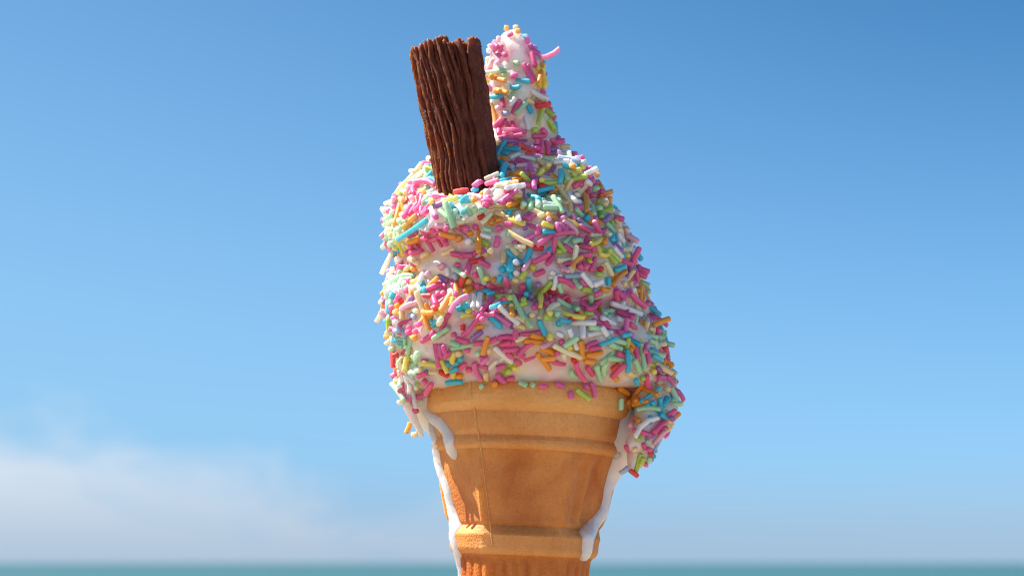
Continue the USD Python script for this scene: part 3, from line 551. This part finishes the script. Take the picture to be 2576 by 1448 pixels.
icecream = tag(UsdGeom.Xform.Define(stage, '/World/ice_cream'), label='tall melting swirl of white soft ice cream coated in colourful sprinkles', category='ice cream')
body_mesh = obj('swirl', ice, mat_ice, '/World/ice_cream', True)
primvar(body_mesh, 'tint', tint)

# melted runs down the wafer
def run(spec, name='drip'):
    pts, rad = [], []
    for x, y, r in spec:
        p, n = on(cone_all, x, y, 0.0)
        pts.append(p - n * r * U * 0.50); rad.append(r * U * 1.20)
    m = chain(pts, rad, 20).refine_to_length(0.0007)
    t = to_trimesh(m); soften(t, 14, 0.0006)
    vv = np.array(t.vertices)
    t.vertices = vv + t.vertex_normals * ((meshkit.fbm(vv * 500, 2, 6) - 0.5) * 0.0004)[:, None]
    return obj(name, t, mat_drip, '/World/ice_cream', True)
run([(1052, 1000, 22), (1050, 1040, 14), (1060, 1075, 13), (1068, 1105, 13), (1078, 1132, 13), (1096, 1160, 12), (1112, 1195, 14), (1125, 1232, 15), (1135, 1275, 16), (1143, 1303, 19), (1146, 1330, 20), (1141, 1352, 16), (1147, 1380, 12), (1154, 1408, 11), (1160, 1440, 9), (1163, 1480, 8)])
run([(1045, 985, 24), (1066, 1022, 20), (1085, 1048, 18), (1108, 1066, 17), (1124, 1085, 17), (1131, 1110, 18), (1138, 1130, 19), (1140, 1140, 15)])
run([(1604, 1070, 50), (1586, 1108, 50), (1568, 1142, 42), (1552, 1170, 32), (1538, 1200, 23), (1529, 1226, 17), (1524, 1250, 15), (1519, 1278, 18), (1508, 1300, 19), (1493, 1318, 19), (1480, 1334, 23), (1478, 1358, 21), (1476, 1382, 19), (1472, 1398, 15)])
run([(1588, 1040, 22), (1586, 1075, 20), (1572, 1110, 18), (1556, 1140, 14)])

rnd = np.random.default_rng(21)
show = np.array([s[4] for s in sprinkles]); big = set(np.argsort(-show)[:300].tolist())
rest_v, rest_f, rest_c, nvv = [], [], [], 0
for k, (a, b, r, c, _) in enumerate(sprinkles):
    m = sprinkle_mesh(a, b, r, rnd)
    if k in big:
        obj('sprinkle', m, SUGAR[c], '/World/ice_cream', True)
    else:
        col = np.clip(np.array(COL[c]) * rnd.uniform(0.86, 1.06) + rnd.uniform(0, 0.03), 0, 0.86)
        rest_v.append(m.vertices); rest_f.append(m.faces + nvv); nvv += len(m.vertices); rest_c.append(np.tile(col, (len(m.vertices), 1)))
rest = obj('sprinkle_coating', (np.vstack(rest_v), np.vstack(rest_f)), SUGAR_MIX, '/World/ice_cream', True)
primvar(rest, 'tint', np.vstack(rest_c)); tag(rest, kind='stuff')

# ------------------------------------------------------------------ chocolate flake
flake = tag(UsdGeom.Xform.Define(stage, '/World/chocolate_flake'), label='dark brown ridged chocolate flake stuck upright in the ice cream', category='chocolate')
FT, FB = at(1121, 122, -0.0142), at(1196, 545, -0.0172)
FD = (FB - FT) / np.linalg.norm(FB - FT); FL = np.linalg.norm(FB - FT)
FX = np.cross([0, 1.0, 0], -FD); FX /= np.linalg.norm(FX); FY = np.cross(-FD, FX)
frand = np.random.default_rng(5)
def ellip(t): return (84 - 13 * t) * U, (66 - 4 * t) * U        # half widths along the stick, t from the top (0) to the foot (1)
NT = 64
def fold(theta, width, depth, radial, top, seed, drift=0.0):
    """One pleat: a long, wavy, flattened strand with a ragged upper end."""
    tt = np.linspace(0, 1, NT); rings = []
    q = np.arange(26) * 2 * math.pi / 26
    for t in tt:
        tl = top / FL + (1 - top / FL) * t
        a, b = ellip(tl)
        wob = (meshkit.noise(np.array([[tl * 3.5, theta * 1.6, 0.3]]), 77)[0] - 0.5) * 0.34 + (meshkit.noise(np.array([[tl * 9.0, theta * 4.0, 0.9]]), 78)[0] - 0.5) * 0.10
        th_ = theta + drift * tl + wob
        rad = radial * (1 + (meshkit.noise(np.array([[tl * 9.0, seed, 5.5]]), seed + 50)[0] - 0.5) * 0.12)
        c = FT + FD * (tl * FL) + FX * (math.cos(th_) * a * rad) + FY * (math.sin(th_) * b * rad)
        nrm = FX * (math.cos(th_) / a) + FY * (math.sin(th_) / b); nrm /= np.linalg.norm(nrm)
        tan = np.cross(FD, nrm)
        end = min(1.0, 0.80 + t * 12)
        ww = width * (0.85 + 0.35 * meshkit.noise(np.array([[tl * 7.0, seed, 1.1]]), seed + 9)[0]) * U * end
        dp = depth * (0.9 + 0.25 * meshkit.noise(np.array([[tl * 8.0, seed, 2.2]]), seed + 19)[0]) * U * (0.7 + 0.3 * end)
        ring = c + np.cos(q)[:, None] * tan * ww + np.sin(q)[:, None] * nrm * dp
        if t == 0: ring = ring - FD * ((meshkit.noise(ring * 900, seed) - 0.3) * 0.0007)[:, None]
        rings.append(ring)
    rings = np.stack(rings)
    m = solid_rings(rings)
    vv = np.array(m.vertices); loc = np.stack([(vv - FT) @ FX * 2100, (vv - FT) @ FY * 2100, (vv - FT) @ FD * 170], 1)      # long fine grooves, then a crumbly grain
    m.vertices = vv + m.vertex_normals * ((meshkit.fbm(loc, 2, 61) - 0.5) * 0.0011 + (meshkit.fbm(vv * 1700, 2, seed) - 0.5) * 0.0004)[:, None]
    obj('pleat', m, mat_choc, '/World/chocolate_flake', 60)
# angles: 180 = left side, 270 = towards the camera, 360 = right side (FY points away from the camera)
front = [  # direction, half width, half depth, start below the top, distance from the middle
    (174, 7, 14, 3, .92), (184, 5.5, 13, 2, .94), (193, 5, 14, 1, .89), (201, 5, 15, 0, .95), (209, 5, 13, 0, .89), (217, 5.5, 15, -1, .95), (225, 5, 14, -1, .88), (233, 6, 15, -2, .94), (241, 5.5, 14, -3, .88), (249, 6, 15, -4, .95),
    (257, 5, 14, -6, .88), (264, 7, 14, -7, .94), (273, 8, 12, 3, .86), (280, 7, 11, 13, .92), (289, 6, 12, 10, .80), (296, 7, 14, 6, .93), (305, 5, 9, 4, .70), (321, 19, 7, 0, .97), (341, 15, 8, -3, .96), (354, 10, 12, -2, .88), (4, 8, 13, -1, .9)]
for k, (dg, w_, dp, top, rad) in enumerate(front):
    fold(math.radians(dg), w_, dp, rad, top * U, 100 + k, drift=(0.12 if dg < 300 else 0.0))
for k in range(13):
    fold(math.radians(18 + k * 12.2), 8.5, 13, 0.90, frand.uniform(-3, 8) * U, 200 + k)
for k in range(9):                                            # crumpled inner sheets, seen at the broken top
    fold(math.radians(frand.uniform(0, 360)), frand.uniform(9, 20), 6, frand.uniform(0.2, 0.62), frand.uniform(-10, 8) * U, 300 + k)
fold(math.radians(265), 16, 7, 0.5, -20 * U, 401); fold(math.radians(80), 22, 8, 0.45, -8 * U, 402)
core = np.stack([FT + FD * (t * FL) + (np.cos(TH[::8])[:, None] * FX * ellip(t)[0] + np.sin(TH[::8])[:, None] * FY * ellip(t)[1]) * 0.84 for t in np.linspace(0.018, 1, 20)])
obj('core', solid_rings(core), mat_choc, '/World/chocolate_flake', 60)
crumb_v, crumb_f, nn_ = [], [], 0
for k in range(70):                                           # crumbs clinging to the pleats
    t, a_ = frand.uniform(0.02, 0.80), math.radians(frand.uniform(175, 365))
    ea, eb = ellip(t); q = frand.uniform(1.06, 1.12)
    c = FT + FD * (t * FL) + FX * (math.cos(a_) * ea * q) + FY * (math.sin(a_) * eb * q)
    m = trimesh.creation.icosphere(1, 1.0); mv = np.array(m.vertices)
    mv *= (0.75 + 0.5 * meshkit.noise(mv * 2.3 + k, 8))[:, None] * frand.uniform(0.00012, 0.00036) * frand.uniform(0.6, 1.4, 3)
    crumb_v.append(mv + c); crumb_f.append(m.faces + nn_); nn_ += len(mv)
tag(obj('crumbs', (np.vstack(crumb_v), np.vstack(crumb_f)), mat_choc, '/World/chocolate_flake', True), kind='stuff')
